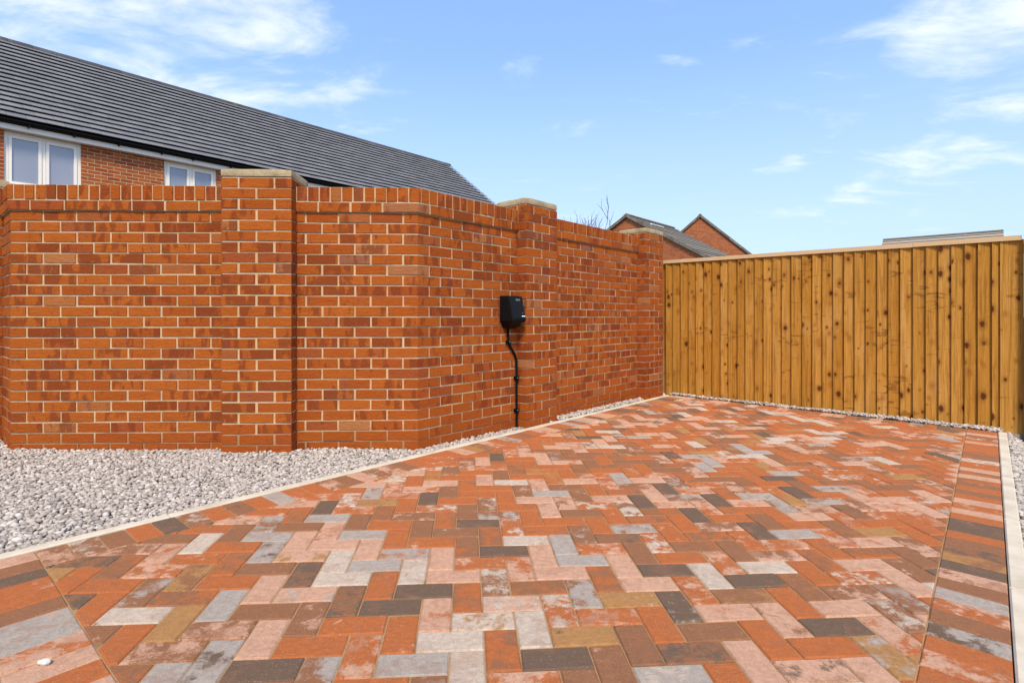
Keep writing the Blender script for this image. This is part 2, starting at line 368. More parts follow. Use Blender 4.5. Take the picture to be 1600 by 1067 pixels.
for kind, s in (('H', '0,0 D;1,1 D;-1,-1 OP;2,-2 W;1,-3 G;-2,-2 OB;0,-4 OB;3,-1 YW;4,0 WP;5,-3 D;6,-2 YD;7,-1 PO;8,0 YW;5,1 OB;4,-4 OP;9,-3 DB;10,-2 BD;11,-1 PO;12,0 YB;13,1 D;8,-4 WG;13,-3 O;12,-4 DP;14,-2 D;15,-1 PO;16,0 BP;17,1 OW;'
     '-4,0 B;-3,1 GP;-5,-1 PB;-3,-3 D;-6,-2 PB;-7,1 BO;-2,2 W;-1,3 G;-3,5 P;-2,6 GB;-4,4 YP;-6,6 G;-5,7 B;-4,8 G;-7,5 OB;-5,3 BP;2,2 P;3,3 OP;4,4 D;5,5 WY;6,6 BO;1,5 OP;2,6 BW;3,7 DB;4,8 BG;0,4 GO;8,4 OP;7,3 G;9,5 DB;10,6 GB;9,1 PB;10,2 D;11,3 O;6,2 P'),
    ('V', '-1,0 DB;2,-1 PO;3,0 OB;0,1 OB;1,-2 OP;0,-3 PO;3,-4 WY;5,-2 W;4,-3 BO;6,-1 WO;7,0 GB;8,1 OB;7,-4 BP;8,-3 DB;9,-2 O;10,-1 DG;11,0 OP;12,1 WG;12,-3 O;11,-4 P;10,-5 O;13,-2 PB;14,-1 O;14,-5 P;15,-4 YG;16,-3 PO;17,-2 WB;18,-1 GB;19,0 P;'
     '-5,0 G;-4,1 P;-3,-2 PW;-4,-3 GD;-2,-1 PB;-6,-1 YD;-1,4 P;-2,3 W;-4,5 P;-3,6 OP;-2,7 B;-5,4 GD;-3,2 BD;2,3 P;1,2 WB;3,4 BO;4,5 OB;5,6 OW;6,7 O;4,1 WB;5,2 PO;6,3 PO;8,5 BG;7,4 G;9,6 O;9,2 PO;10,3 B;11,4 OW')):
    for it in s.strip(';').split(';'):
        k, c = it.split(' '); CODE[(kind, *map(int, k.split(',')))] = c
POOL = ['O']*10+['OB']*8+['OP']*6+['PO']*6+['P']*3+['PB']*3+['W']*2+['WB']*2+['G']*2+['GB']*3+['D']*2+['DB']*3+['B']*3+['BO']*6+['BP']*4+['YB']+['YO']*2+['OW']*2
blocks = []                       # (polygon, code)
TH, PIT, P0 = 0.08171, 0.10294, np.array([-.50809, 1.79822])
Uv, Vv = np.array([math.cos(TH), math.sin(TH)]), np.array([-math.sin(TH), math.cos(TH)])
for v in range(-22, 60):
    for u in range(-40, 62):
        k = (u-v) % 4
        if k == 0: c4 = [(u, v), (u+2, v), (u+2, v+1), (u, v+1)]; kd = 'H'
        elif k == 3: c4 = [(u, v), (u+1, v), (u+1, v+2), (u, v+2)]; kd = 'V'
        else: continue
        poly = [P0+PIT*(a*Uv+b*Vv) for a, b in c4]
        for n, c in ((-D, -S_NI), (D, S_FI), (-E_, -E_LI), (E_, E_RI)):
            poly = clip(poly, n, c)
            if len(poly) < 3: break
        if len(poly) < 3 or area(poly) < 4e-4: continue
        blocks.append((poly, CODE.get((kd, u, v)) or random.choice(POOL)))
def soldier(s0, s1, e0, e1, along, codes='', start=0):
    codes = codes.split()
    L = (s1-s0) if along == 's' else (e1-e0); n = round(L/.1025); w = L/n
    for i in range(n):
        if along == 's': q = [se(s0+i*w, e0), se(s0+i*w, e1), se(s0+(i+1)*w, e1), se(s0+(i+1)*w, e0)]
        else: q = [se(s0, e0+i*w), se(s0, e0+(i+1)*w), se(s1, e0+(i+1)*w), se(s1, e0+i*w)]
        if area(q) < 0: q = q[::-1]
        blocks.append((q, codes[i-start] if 0 <= i-start < len(codes) else random.choice(POOL)))
soldier(S_NI, S_F, E_L, E_LI, 's', 'PB WB B O D WB O DB O GP OP O'); soldier(S_N, S_F, E_RI, E_R, 's', 'O OP O DG OB OP GO B BP D YB DB B O D DG O P OP P', 16); soldier(S_N, S_NI, E_L, E_RI, 'e', 'P BY DB OP O B GP G PO P O P'); soldier(S_FI, S_F, E_LI, E_RI, 'e')
def paver_mesh(poly, dz, tilt):
    a = inset(poly, .0020); b = inset(poly, .0062)
    if len(a) < 3 or len(b) != len(a): b = inset(poly, .0030); 
    if len(a) < 3 or len(b) != len(a): return None
    n = len(a); c = np.mean(a, axis=0)
    z = lambda p: gz(*p)+dz+tilt[0]*(p[0]-c[0])+tilt[1]*(p[1]-c[1])
    v = [(p[0], p[1], z(p)-.05) for p in a]+[(p[0], p[1], z(p)-.0045) for p in a]+[(p[0], p[1], z(p)) for p in b]
    f = [tuple(2*n+i for i in range(n))]
    for k in (0, n): f += [(k+i, k+(i+1) % n, k+n+(i+1) % n, k+n+i) for i in range(n)]
    return v, f
def screen_area(v):
    P = [px(p) for p in v if p[1] > .35]
    if len(P) < 3: return 0
    cx, cy = np.mean(P, axis=0)
    if not (-30 < cx < 1630 and -30 < cy < 1100): return 0
    d = np.ptp(np.array(P), axis=0); return d[0]*d[1]
def cl(x, a): return max(-a, min(a, x))
pv = []
for poly, code in blocks:
    r = paver_mesh(poly, cl(random.gauss(0, .0011), .0014), (cl(random.gauss(0, .008), .011), cl(random.gauss(0, .008), .011)))
    if r is None: continue
    at = dict(rnd=random.random(), ca=PKEYS.index(code[0])/8+.03, cb=PKEYS.index(code[-1])/8+.03, bias=random.uniform(.25, .75))
    pv.append((screen_area(r[0]), r, at))
pv.sort(key=lambda t: -t[0])
for sa, (v, f), at in pv[:300]: piece('paver', v, f, M['paver'], drive, at)
def join(name, items, mat, parent):
    V = []; Fc = []; A = {}
    for (v, f), at in items:
        b = len(V); V += list(v); Fc += [tuple(i+b for i in t) for t in f]
        for k, x in at.items(): A.setdefault(k, []).extend([x]*len(f))
    o = piece(name, V, Fc, mat, parent, A); o['kind'] = 'stuff'; return o
join('pavers', [(r, at) for _, r, at in pv[300:]], M['paver'], drive)

# concrete edging kerbs, in lengths with tight joints
def kerb(name, e0, e1, s0, s1, label, lift):
    root = thing(name, (*se((s0+s1)/2, (e0+e1)/2), gz(*se((s0+s1)/2, (e0+e1)/2))-.1), kind='structure')
    s = s0
    while s < s1-.01:
        t = min(s+.914, s1); mb = MB(); q = [se(s+.0015, e0), se(s+.0015, e1), se(t-.0015, e1), se(t-.0015, e0)]
        if area(q) < 0: q = q[::-1]
        qi = inset(q, .006); a, b = q, qi
        v = [(p[0], p[1], gz(*p)-.2) for p in a]+[(p[0], p[1], gz(*p)+lift-.006) for p in a]+[(p[0], p[1], gz(*p)+lift) for p in b]
        f = [(8, 9, 10, 11)]+[(k+i, k+(i+1) % 4, k+4+(i+1) % 4, k+4+i) for k in (0, 4) for i in range(4)]
        piece('edging_slab', v, f, M['concrete'], root); s = t
    return root
kerb('kerb', E_L-.052, E_L-.002, .0, 6.33, None, .006)
kerb('kerb', E_R+.002, E_R+.060, .0, 6.40, None, .004)

# ---------------------------------------------------------------- boundary walls and piers
A_A = math.radians(2.2); A_B = math.radians(48.4)
CO = np.array([-.684, 3.993])                                   # obtuse outer corner of the wall
dA = np.array([math.cos(A_A), math.sin(A_A)]); nA = np.array([dA[1], -dA[0]])
dB = np.array([math.cos(A_B), math.sin(A_B)]); nB = np.array([dB[1], -dB[0]])
LA = 2.863; CL = CO-dA*LA                                       # left corner
dR = np.array([-.749, .663]); dR /= np.linalg.norm(dR); nR = np.array([-dR[1], dR[0]]); nR = nR if nR@np.array([0, -1]) > 0 else -nR
ZC0, CH = CAM_H-11.94*.075, .075                                # height of bed joint 0, course height
BED, PERP = .0122, .0142
def cz(c): return ZC0+CH*c
def rnd_attrs(low=False):
    return dict(rnd=random.choice((random.uniform(0, .12), random.uniform(.7, .84))), rnd2=random.uniform(0, .35)) if low else dict(rnd=random.random(), rnd2=random.random())   # harder, plainer bricks in the two bottom courses
def brick_poly(parent, plan, c0, c1, jit=.0022):
    z0, z1 = cz(c0)+BED/2+random.gauss(0, .0006), cz(c1)-BED/2+random.gauss(0, .0006)
    plan = [np.array(p)+np.clip(rng.normal(0, jit*.6, 2), -.0019, .0019) for p in plan]
    if area(plan) < 0: plan = plan[::-1]
    v, f = prism(plan, z0, z1); tl = random.gauss(0, .0010)
    v = [(x, y, z+tl*((i % len(plan)) in (0, 1))) for i, (x, y, z) in enumerate(v)]
    return piece('brick', v, f, M['brick'], parent, rnd_attrs(c0 < 1))
def seg_brick(parent, o, d, n, a0, a1, c0, c1, proud=0.0, depth=.095):
    pr = proud+max(-.0012, min(.0015, random.gauss(0, .0009)))
    return brick_poly(parent, [o+d*a0-n*depth, o+d*a1-n*depth, o+d*a1+n*pr, o+d*a0+n*pr], c0, c1)
def rows_of(a_lo, a_hi, first, pitch):
    """brick ends between a_lo and a_hi; joints centred at first + k*pitch"""
    k0 = math.floor((a_lo-first)/pitch); js = [first+k*pitch for k in range(k0, k0+60)]
    js = [j+random.gauss(0, .0016) for j in js if a_lo+.018 < j < a_hi-.018]
    e = [a_lo]+js+[a_hi]; out = []
    for i in range(len(e)-1):
        out.append((e[i]+(PERP/2 if i > 0 else 0), e[i+1]-(PERP/2 if i < len(e)-2 else 0)))
    return out
NROW = 22; CBOT = -3
def core(parent, path_o, z_lo, z_hi, name='mortar'):
    v, f = prism(path_o, z_lo, z_hi); return piece(name, v, f, M['mortar'], parent)
def coping(parent, o, d, n, a_lo, a_hi, w=.0755, proud=.018):
    nb = max(1, round((a_hi-a_lo)/w)); w = (a_hi-a_lo)/nb
    for i in range(nb): seg_brick(parent, o, d, n, a_lo+i*w+.0055, a_lo+(i+1)*w-.0055, 23, 24.45, proud, .235)
PR = .018
RECESS = .0058
# --- wall 1: left of the first pier, turning back at its left corner
P1a = hit(345.6, CL+nA*.1, dA); P1b = hit(455.6, CL+nA*.1, dA)   # pier 1 edges, measured along wall A from the left corner
R_LEN = .42
w1 = thing('brick_wall', (*(CL+dA*.7), cz(-1)), 'orange red brick wall panel with brick on edge coping in front of the house windows', 'wall')
for i in range(CBOT, NROW):
    odd = i % 2
    # corner brick spans both faces: full on one side, half on the other, alternating
    la, lr = (.2155, .098) if odd else (.103, .2085)
    brick_poly(w1, [CL+dA*la, CL, CL+dR*lr, CL+dR*lr-nR*.09, CL-nA*.12, CL+dA*la-nA*.09][::-1], i, i+1)
    for a0, a1 in rows_of(la+PERP, P1a, la+PERP/2+.2325, .2325): seg_brick(w1, CL, dA, nA, a0, a1, i, i+1)
    for a0, a1 in rows_of(lr+PERP, R_LEN, lr+PERP/2+.2255, .2255): seg_brick(w1, CL, dR, nR, a0, a1, i, i+1)
def miter(o, d1, n1, d2, n2, pr):   # outer corner point of two faces offset by pr
    a = np.array([[n1[0], n1[1]], [n2[0], n2[1]]]); return np.linalg.solve(a, np.array([n1@o+pr, n2@o+pr]))
cm = miter(CL, dA, nA, dR, nR, PR); la = .14
brick_poly(w1, [CL+dA*la+nA*PR, cm, CL+dR*.09+nR*PR, CL+dR*.09-nR*.08, CL-nA*.10, CL+dA*la-nA*.08], 22, 23)
for a0, a1 in rows_of(la+PERP, P1a, la+PERP/2+.2325, .2325): seg_brick(w1, CL, dA, nA, a0, a1, 22, 23, PR)
for a0, a1 in rows_of(.09+PERP, R_LEN, .09+.23, .2255): seg_brick(w1, CL, dR, nR, a0, a1, 22, 23, PR)
brick_poly(w1, [CL+dA*.028+nA*PR, cm, CL+dR*.03+nR*PR, CL+dR*.03-nR*.2, CL-nA*.24, CL+dA*.028-nA*.2], 23, 24.45)
coping(w1, CL, dA, nA, .034, P1a-.004, .0735); coping(w1, CL, dR, nR, .036, R_LEN)
def offs(pts, ns, d):             # offset a wall-face polyline inwards by d
    out = []
    for i, p in enumerate(pts):
        if i == 0: out.append(p-ns[0]*d)
        elif i == len(pts)-1: out.append(p-ns[-1]*d)
        else: out.append(miter(p, None, ns[i-1], None, ns[i], -d))
    return out
def wall_core(parent, pts, ns, z_lo, z_hi, front=RECESS, back=.215):
    fr, bk = offs(pts, ns, front), offs(pts, ns, back); poly = fr+bk[::-1]
    if area(poly) < 0: poly = poly[::-1]
    return core(parent, poly, z_lo, z_hi)
pts1 = [CL+dR*R_LEN, CL, CL+dA*P1a]
wall_core(w1, pts1, [nR, nA], cz(CBOT), cz(22)+.002)
wall_core(w1, pts1, [nR, nA], cz(22)+.002, cz(24.40), -PR+RECESS, .23)
# --- wall 2: from pier 1 round the obtuse corner to pier 2
TB1 = 1.100; PW = .440; TB2 = TB1+PW; TB3 = 3.238; TB4 = TB3+PW; PD = .102
w2 = thing('brick_wall', (*CO, cz(-1)), 'orange red brick wall bending at an obtuse corner, black charger mounted on it', 'wall')
LA2 = LA-P1b
for i in range(CBOT, NROW):
    odd = i % 2
    la, lb = (.100, .2105) if odd else (.2145, .1005)
    brick_poly(w2, [CO-dA*la, CO, CO+dB*lb, CO+dB*lb-nB*.09, CO-(nA+nB)*.05, CO-dA*la-nA*.09][::-1], i, i+1)
    for a0, a1 in rows_of(la+PERP, LA2, la+PERP/2+.2325, .2325): seg_brick(w2, CO, -dA, nA, a0, a1, i, i+1)
    for a0, a1 in rows_of(lb+PERP, TB1, lb+PERP/2+.2255, .2255): seg_brick(w2, CO, dB, nB, a0, a1, i, i+1)
cm = miter(CO, dA, nA, dB, nB, PR)
brick_poly(w2, [CO-dA*.245+nA*PR, cm, CO+dB*.095+nB*PR, CO+dB*.095-nB*.08, CO-(nA+nB)*.05, CO-dA*.245-nA*.08][::-1], 22, 23)
for a0, a1 in rows_of(.245+PERP, LA2, .245+.2325, .2325): seg_brick(w2, CO, -dA, nA, a0, a1, 22, 23, PR)
for a0, a1 in rows_of(.095+PERP, TB1, .095+PERP/2+.2255, .2255): seg_brick(w2, CO, dB, nB, a0, a1, 22, 23, PR)
brick_poly(w2, [CO-dA*.058+nA*PR, cm, CO+dB*.012+nB*PR, CO+dB*.0-nB*.1, CO-(nA+nB)*.10, CO-dA*.058-nA*.2][::-1], 23, 24.45)
coping(w2, CO, -dA, nA, .064, LA2-.004, .077); coping(w2, CO, dB, nB, .018, TB1-.004)
pts2 = [CO-dA*LA2, CO, CO+dB*TB1]
wall_core(w2, pts2, [nA, nB], cz(CBOT), cz(22)+.002); wall_core(w2, pts2, [nA, nB], cz(22)+.002, cz(24.40), -PR+RECESS, .23)
# --- wall 3: between pier 2 and pier 3
w3 = thing('brick_wall', (*(CO+dB*2.4), cz(-1)), 'straight brick wall run between two capped piers, ending near the timber fence', 'wall')
for i in range(CBOT, NROW):
    for a0, a1 in rows_of(TB2, TB3, TB2+(.085 if i % 2 else .19), .2255): seg_brick(w3, CO, dB, nB, a0, a1, i, i+1)
for a0, a1 in rows_of(TB2, TB3, TB2+.19, .2255): seg_brick(w3, CO, dB, nB, a0, a1, 22, 23, PR)
coping(w3, CO, dB, nB, TB2+.003, TB3-.003)
pts3 = [CO+dB*TB2, CO+dB*TB3]
wall_core(w3, pts3, [nB], cz(CBOT), cz(22)+.002); wall_core(w3, pts3, [nB], cz(22)+.002, cz(24.40), -PR+RECESS, .23)
# --- piers
def pier(o, d, n, a0, a1, label, back=.32, top=25):
    t = thing('brick_pier', (*(o+d*(a0+a1)/2+n*.05), cz(-1)), label, 'pier', 'capped brick piers along the boundary wall')
    w = a1-a0; pw = PERP*1.25
    for i in range(CBOT, top):
        if i % 2: cuts = [(0, w/2-pw/2), (w/2+pw/2, w)]
        else: h = (w-2*pw)*.2445; cuts = [(0, h), (h+pw, w-h-pw), (w-h, w)]
        for k, (b0, b1) in enumerate(cuts):
            brick_poly(t, [o+d*(a0+b0)+n*.0, o+d*(a0+b1)+n*.0, o+d*(a0+b1)+n*PD, o+d*(a0+b0)+n*PD], i, i+1)
        if i >= 23:   # above the coping the pier shows its flanks too
            for b0, b1 in ((0, .1), (w-.1, w)):
                for g0, g1 in (((-.012, -.12), (-.132, -back+.1)) if i % 2 else ((-.012, -.22), (-.232, -back+.1))):
                    brick_poly(t, [o+d*(a0+b0)+n*g0, o+d*(a0+b1)+n*g0, o+d*(a0+b1)+n*g1, o+d*(a0+b0)+n*g1], i, i+1)
    q = RECESS
    core(t, [o+d*(a0+q)-n*.09, o+d*(a1-q)-n*.09, o+d*(a1-q)+n*(PD-q), o+d*(a0+q)+n*(PD-q)][::1], cz(CBOT), cz(23))
    core(t, [o+d*(a0+q)-n*(back-.1-q), o+d*(a1-q)-n*(back-.1-q), o+d*(a1-q)+n*(PD-q), o+d*(a0+q)+n*(PD-q)], cz(23), cz(top)+.004)
    # cap stone: a weathered slab with softened, chipped arrises
    c0, c1 = o+d*(a0-.003)-n*(back-.09), o+d*(a1+.003)+n*(PD+.004)
    mb = []; nx, ny, nz = 9, 8, 3; V = []; idx = {}
    for iz in range(nz+1):
        for iy in range(ny+1):
            for ix in range(nx+1):
                if 0 < ix < nx and 0 < iy < ny and 0 < iz < nz: continue
                fx, fy, fz = ix/nx, iy/ny, iz/nz
                p = o+d*(a0-.003+(w+.006)*fx)+n*(-(back-.09)+(back-.09+PD+.004)*fy); z = cz(top)+.007+.050*fz
                edge = ((ix in (0, nx))+(iy in (0, ny))+(iz in (0, nz)))
                c = o+d*(a0+w/2)-n*.05; k = (.004 if edge == 2 else .009 if edge == 3 else 0)*(.5+abs(mnoise.noise((p[0]*9, p[1]*9, z*20))))
                s = mnoise.noise((p[0]*14, p[1]*14, z*14))*.003
                p = p+(c-p)/np.linalg.norm(c-p)*(k+s); z -= (k*.8 if iz == nz else 0)-s*.4
                idx[ix, iy, iz] = len(V); V.append((p[0], p[1], z))
    Fc = []
    for iy in range(ny):
        for ix in range(nx):
            for iz in (0, nz):
                q4 = [idx[ix, iy, iz], idx[ix+1, iy, iz], idx[ix+1, iy+1, iz], idx[ix, iy+1, iz]]; Fc.append(tuple(q4))
    for iz in range(nz):
        for ix in range(nx):
            for iy in (0, ny): Fc.append((idx[ix, iy, iz], idx[ix+1, iy, iz], idx[ix+1, iy, iz+1], idx[ix, iy, iz+1]))
        for iy in range(ny):
            for ix in (0, nx): Fc.append((idx[ix, iy, iz], idx[ix, iy+1, iz], idx[ix, iy+1, iz+1], idx[ix, iy, iz+1]))
    cap = piece('cap_stone', V, Fc, M['stone'], t)
    return t
pier(CL, dA, nA, P1a, P1b, 'broad brick pier with stone cap beneath the end of the house windows', .34)
pier(CO, dB, nB, TB1, TB2, 'brick pier with stone cap beside the black charger and its cable', .34)
pier(CO, dB, nB, TB3, TB4, 'brick pier with stone cap at the end of the wall against the timber fence', .34)
pier(CL, dR, nR, R_LEN, R_LEN+PW, 'brick pier with stone cap behind the turned back end of the wall', .13)

# ---------------------------------------------------------------- gravel
def gravel_mesh(name, inside, bbox, zfun, spacing, label, layers=2, rmin=.0085, rmax=.0175):
    phi = (1+5**.5)/2
    ico = np.array([(-1, phi, 0), (1, phi, 0), (-1, -phi, 0), (1, -phi, 0), (0, -1, phi), (0, 1, phi), (0, -1, -phi), (0, 1, -phi), (phi, 0, -1), (phi, 0, 1), (-phi, 0, -1), (-phi, 0, 1)])/math.hypot(1, phi)
    fac = np.array([(0, 11, 5), (0, 5, 1), (0, 1, 7), (0, 7, 10), (0, 10, 11), (1, 5, 9), (5, 11, 4), (11, 10, 2), (10, 7, 6), (7, 1, 8), (3, 9, 4), (3, 4, 2), (3, 2, 6), (3, 6, 8), (3, 8, 9), (4, 9, 5), (2, 4, 11), (6, 2, 10), (8, 6, 7), (9, 8, 1)])
    P = []
    for l in range(layers):
        gx, gy = np.meshgrid(np.arange(bbox[0], bbox[1], spacing), np.arange(bbox[2], bbox[3], spacing))
        q = np.c_[gx.ravel(), gy.ravel()]+rng.uniform(-.55, .55, (gx.size, 2))*spacing+l*spacing*.5
        q = q[[inside(p) for p in q]]
        P.append(np.c_[q, np.array([zfun(*p) for p in q])-.006+l*.0075+rng.uniform(-.005, .005, len(q))])
    P = np.concatenate(P); n = len(P)
    rad = rng.uniform(rmin, rmax, n)*np.where(rng.random(n) < .12, 1.25, 1)
    sc = np.c_[rng.uniform(.85, 1.45, n), rng.uniform(.65, 1.05, n), rng.uniform(.45, .85, n)]*rad[:, None]
    v = ico[None]*rng.uniform(.72, 1.18, (n, 12, 1))*sc[:, None, :]
    a = rng.uniform(0, 2*np.pi, n); tx = rng.normal(0, .45, n)
    y, z = v[..., 1].copy(), v[..., 2].copy(); v[..., 1] = y*np.cos(tx)[:, None]-z*np.sin(tx)[:, None]; v[..., 2] = y*np.sin(tx)[:, None]+z*np.cos(tx)[:, None]
    x, y = v[..., 0].copy(), v[..., 1].copy(); v[..., 0] = x*np.cos(a)[:, None]-y*np.sin(a)[:, None]; v[..., 1] = x*np.sin(a)[:, None]+y*np.cos(a)[:, None]
    v = (v+P[:, None, :]).reshape(-1, 3).astype(np.float32); f = (fac[None]+12*np.arange(n)[:, None, None]).reshape(-1).astype(np.int32)
    me = bpy.data.meshes.new(name); me.vertices.add(len(v)); me.vertices.foreach_set('co', v.ravel()); nf = len(f)//3
    me.loops.add(len(f)); me.loops.foreach_set('vertex_index', f); me.polygons.add(nf)
    me.polygons.foreach_set('loop_start', np.arange(0, len(f), 3, dtype=np.int32)); me.polygons.foreach_set('loop_total', np.full(nf, 3, np.int32)); me.update(calc_edges=True)
    at = me.attributes.new('rnd', 'FLOAT', 'FACE'); at.data.foreach_set('value', np.repeat(rng.random(n), 20).astype(np.float32))
    o = link(name, me, None, M['gravel']); tag(o, label, 'gravel', kind='stuff'); return n
def half(p, q):                   # signed side test, left of p->q positive
    d = q-p; return lambda r: d[0]*(r[1]-p[1])-d[1]*(r[0]-p[0])
k_out = half(se(-2, E_L-.056), se(8, E_L-.056))
wa = half(CL+nA*.0-dA*3, CO+nA*.0); wb = half(CO, CO+dB*4); wr = half(CL+dR*3, CL)
p1p = [CL+dA*P1a+nA*PD, CL+dA*P1b+nA*PD]; p2p = [CO+dB*TB1+nB*PD, CO+dB*TB2+nB*PD]; p3p = [CO+dB*TB3+nB*PD, CO+dB*TB4+nB*PD]
def in_pier(p, o, d, n, a0, a1):
    r = p-o; a = r@d; b = r@n; return a0 < a < a1 and b < PD
def ins_left(p):
    if k_out(p) < 0: return False
    if in_pier(p, CL, dA, nA, P1a, P1b) or in_pier(p, CO, dB, nB, TB1, TB2) or in_pier(p, CO, dB, nB, TB3, TB4): return False
    if p@D > 6.36: return False
    side_a, side_b, side_r = (p-CO)@nA, (p-CO)@nB, (p-CL)@nR
    return (side_a > .004 or side_b > .004) if (p-CL)@dA > 0 else (side_a > .004 or side_r > .004)
def z_left(x, y):
    b = .013*mnoise.noise((x*1.9+3.1, y*1.9, .3))+.005*mnoise.noise((x*6, y*6, 2.0))
    dk = (np.array([x, y])@(-E_)-(-(E_L-.056)))
    st = np.array([x, y])@D; m_ = .020*min(1, max(0, (st-3.95)/.15))
    return gz(x, y)-.008+m_+b*min(1, max(0, dk/.25))
nst = gravel_mesh('gravel', ins_left, (-4.6, 2.2, 1.0, 6.9), z_left, .0222, 'grey white stone chippings between the brick wall and the drive edging')
def bed(name, poly, dz, parent=None):
    v, f = prism(poly, 0, 1); v = [(x, y, gz(x, y)+dz-(.12 if z == 0 else 0)) for x, y, z in v]; o = piece(name, v, f, M['bed'], parent); o['kind'] = 'structure'; return o
bed('gravel_bed', [np.array([-7, 1.0]), se(-.4, E_L-.054), se(6.5, E_L-.054), se(6.5, -3.6), np.array([-.6, 4.5]), np.array([-4, 4.6]), np.array([-7, 4.6])], -.022)
# --- fence line
F0 = np.array([1.928, 6.90]); A_F = math.radians(-39.5); dF = np.array([math.cos(A_F), math.sin(A_F)]); nF = np.array([dF[1], -dF[0]]); nF = nF if nF[1] < 0 else -nF
def z_bank(x, y):
    p = np.array([x, y]); e = p@E_; k = max(0.0, e-(E_R+.064)); base = gz(x, y)-.012
    d = .155*(1-math.exp(-(k/.13)**1.4)); return base-d+.008*mnoise.noise((x*4, y*4, 0))
def ins_far(p): return (S_F+.004 < p@D) and (p-F0)@nF > .022 and E_L-.03 < p@E_ < E_R+.03
def ins_right(p):
    s, e = p@D, p@E_
    return e > E_R+.064 and s > .3 and (p-F0)@nF > .022 and e < .95
gravel_mesh('gravel', ins_far, (1.5, 4.6, 4.5, 7.1), lambda x, y: gz(x, y)+.014+.008*mnoise.noise((x*5, y*5, 1)), .0222, 'narrow strip of pale stone chippings along the foot of the timber fence')
gravel_mesh('gravel', ins_right, (.2, 5.2, .2, 5.4), z_bank, .0222, 'bank of stone chippings falling away outside the wide concrete edging')
bed('gravel_bed', [se(S_F+.002, E_L-.05), se(S_F+.002, E_R), F0+dF*3.3, F0-dF*.2], -.02)
mb = MB(); ss = np.linspace(-.2, 6.75, 15); es = [E_R+.062, .25, .35, .5, .8, 3.0]
vv = [(*se(s, e), z_bank(*se(s, e))-.014) for s in ss for e in es]
ff = [(i*6+j, i*6+j+1, (i+1)*6+j+1, (i+1)*6+j)[::-1] for i in range(14) for j in range(5)]
o = piece('gravel_bed', vv, ff, M['bed'], None); o['kind'] = 'structure'

# one loose pale pebble on the near pavers
pc = Vector((-1.308, 1.539, 0)); pc.z = gz(pc.x, pc.y)+.0065
v, f = [], []
for i in range(7):
    for j in range(12):
        th, ph = math.pi*i/6, 2*math.pi*j/12; d = Vector((math.sin(th)*math.cos(ph), math.sin(th)*math.sin(ph), math.cos(th)))
        k = 1+.35*mnoise.noise(d*1.7); v.append((pc.x+d.x*.019*k, pc.y+d.y*.011*k, pc.z+d.z*.009*k))
f = [(i*12+j, i*12+(j+1) % 12, (i+1)*12+(j+1) % 12, (i+1)*12+j)[::-1] for i in range(6) for j in range(12)]
o = piece('pebble', v, f, M['gravel'], None, dict(rnd=.97)); tag(o, 'single loose pale pebble lying on the border pavers', 'pebble')

# ---------------------------------------------------------------- feather edge fence
edges = [1041, 1051.5, 1064, 1076.3, 1087.5, 1100.7, 1113.6, 1126.3, 1138.6, 1152.7, 1165.3, 1179.7, 1193.5, 1207.5, 1221.9, 1237, 1254, 1269.7, 1285.2, 1302, 1319.1, 1335.7, 1353, 1370.7, 1388.4, 1406.8, 1426.6, 1446.7, 1466.5, 1486.6, 1507.4, 1527.9, 1550, 1562.7, 1595.5]
fence = thing('timber_fence', (*(F0+dF*1.6), -.05), 'golden brown feather edge timber fence with pale capping rail', 'fence')
FT = CAM_H+.711
ts = [hit(x, F0+nF*.018, dF) for x in edges]
ts = [ts[0]-.22, ts[0]-.11]+ts if False else ts
for i in range(len(ts)-1):
    a0, a1 = ts[i], ts[i+1]; o3 = np.array([*F0, 0.0]); d3 = np.array([*dF, 0]); n3 = np.array([*nF, 0])
    fr0, fr1 = .0300+random.gauss(0, .0012), .0045+random.gauss(0, .0008); top = FT-.040+random.gauss(0, .0015)
    wob = [random.gauss(0, .0012) for _ in range(6)]
    V = []; ks = 6; lo = -.22
    for k in range(ks):
        z = lo+(top-lo)*k/(ks-1); w = wob[k]
        for a, nn in ((a0+w*.4, fr0+w), (a1+.014, fr1+w), (a1+.014, fr1-.006+w), (a0+w*.4, fr0-.022+w)): V.append(o3+d3*a+n3*nn+np.array([0, 0, z]))
    Fc = [(0, 1, 2, 3), tuple((ks-1)*4+q for q in (3, 2, 1, 0))]
    for k in range(ks-1):
        for q in range(4): Fc.append((k*4+q, (k+1)*4+q, (k+1)*4+(q+1) % 4, k*4+(q+1) % 4))
    piece('board', V, Fc, M['fence'], fence, dict(rnd=random.random()))
o3, d3, n3, z3 = np.array([*F0, 0.0]), np.array([*dF, 0]), np.array([*nF, 0]), np.array([0, 0, 1.0])
ta, tb = ts[0]-.03, ts[-1]+.004
for s0, s1 in ((ta, ts[10]+.03), (ts[10]+.032, ts[26]), (ts[26]+.002, tb)):
    dz = random.gauss(0, .0015)
    v, f = box(o3, d3, n3, z3, (s0, s1), (-.022, .040), (FT-.041+dz, FT+dz)); piece('capping_rail', v, f, M['pale'], fence)
for a in (ta-.02, 1.62, tb-.06):
    v, f = box(o3, d3, n3, z3, (a, a+.075), (-.085, -.005), (-.25, FT-.03)); piece('post', v, f, M['fence'], fence, dict(rnd=.1))
for z in (.25, .9, 1.45):
    v, f = box(o3, d3, n3, z3, (ta, tb-.02), (-.045, -.0042), (z, z+.075)); piece('arris_rail', v, f, M['fence'], fence, dict(rnd=.3))
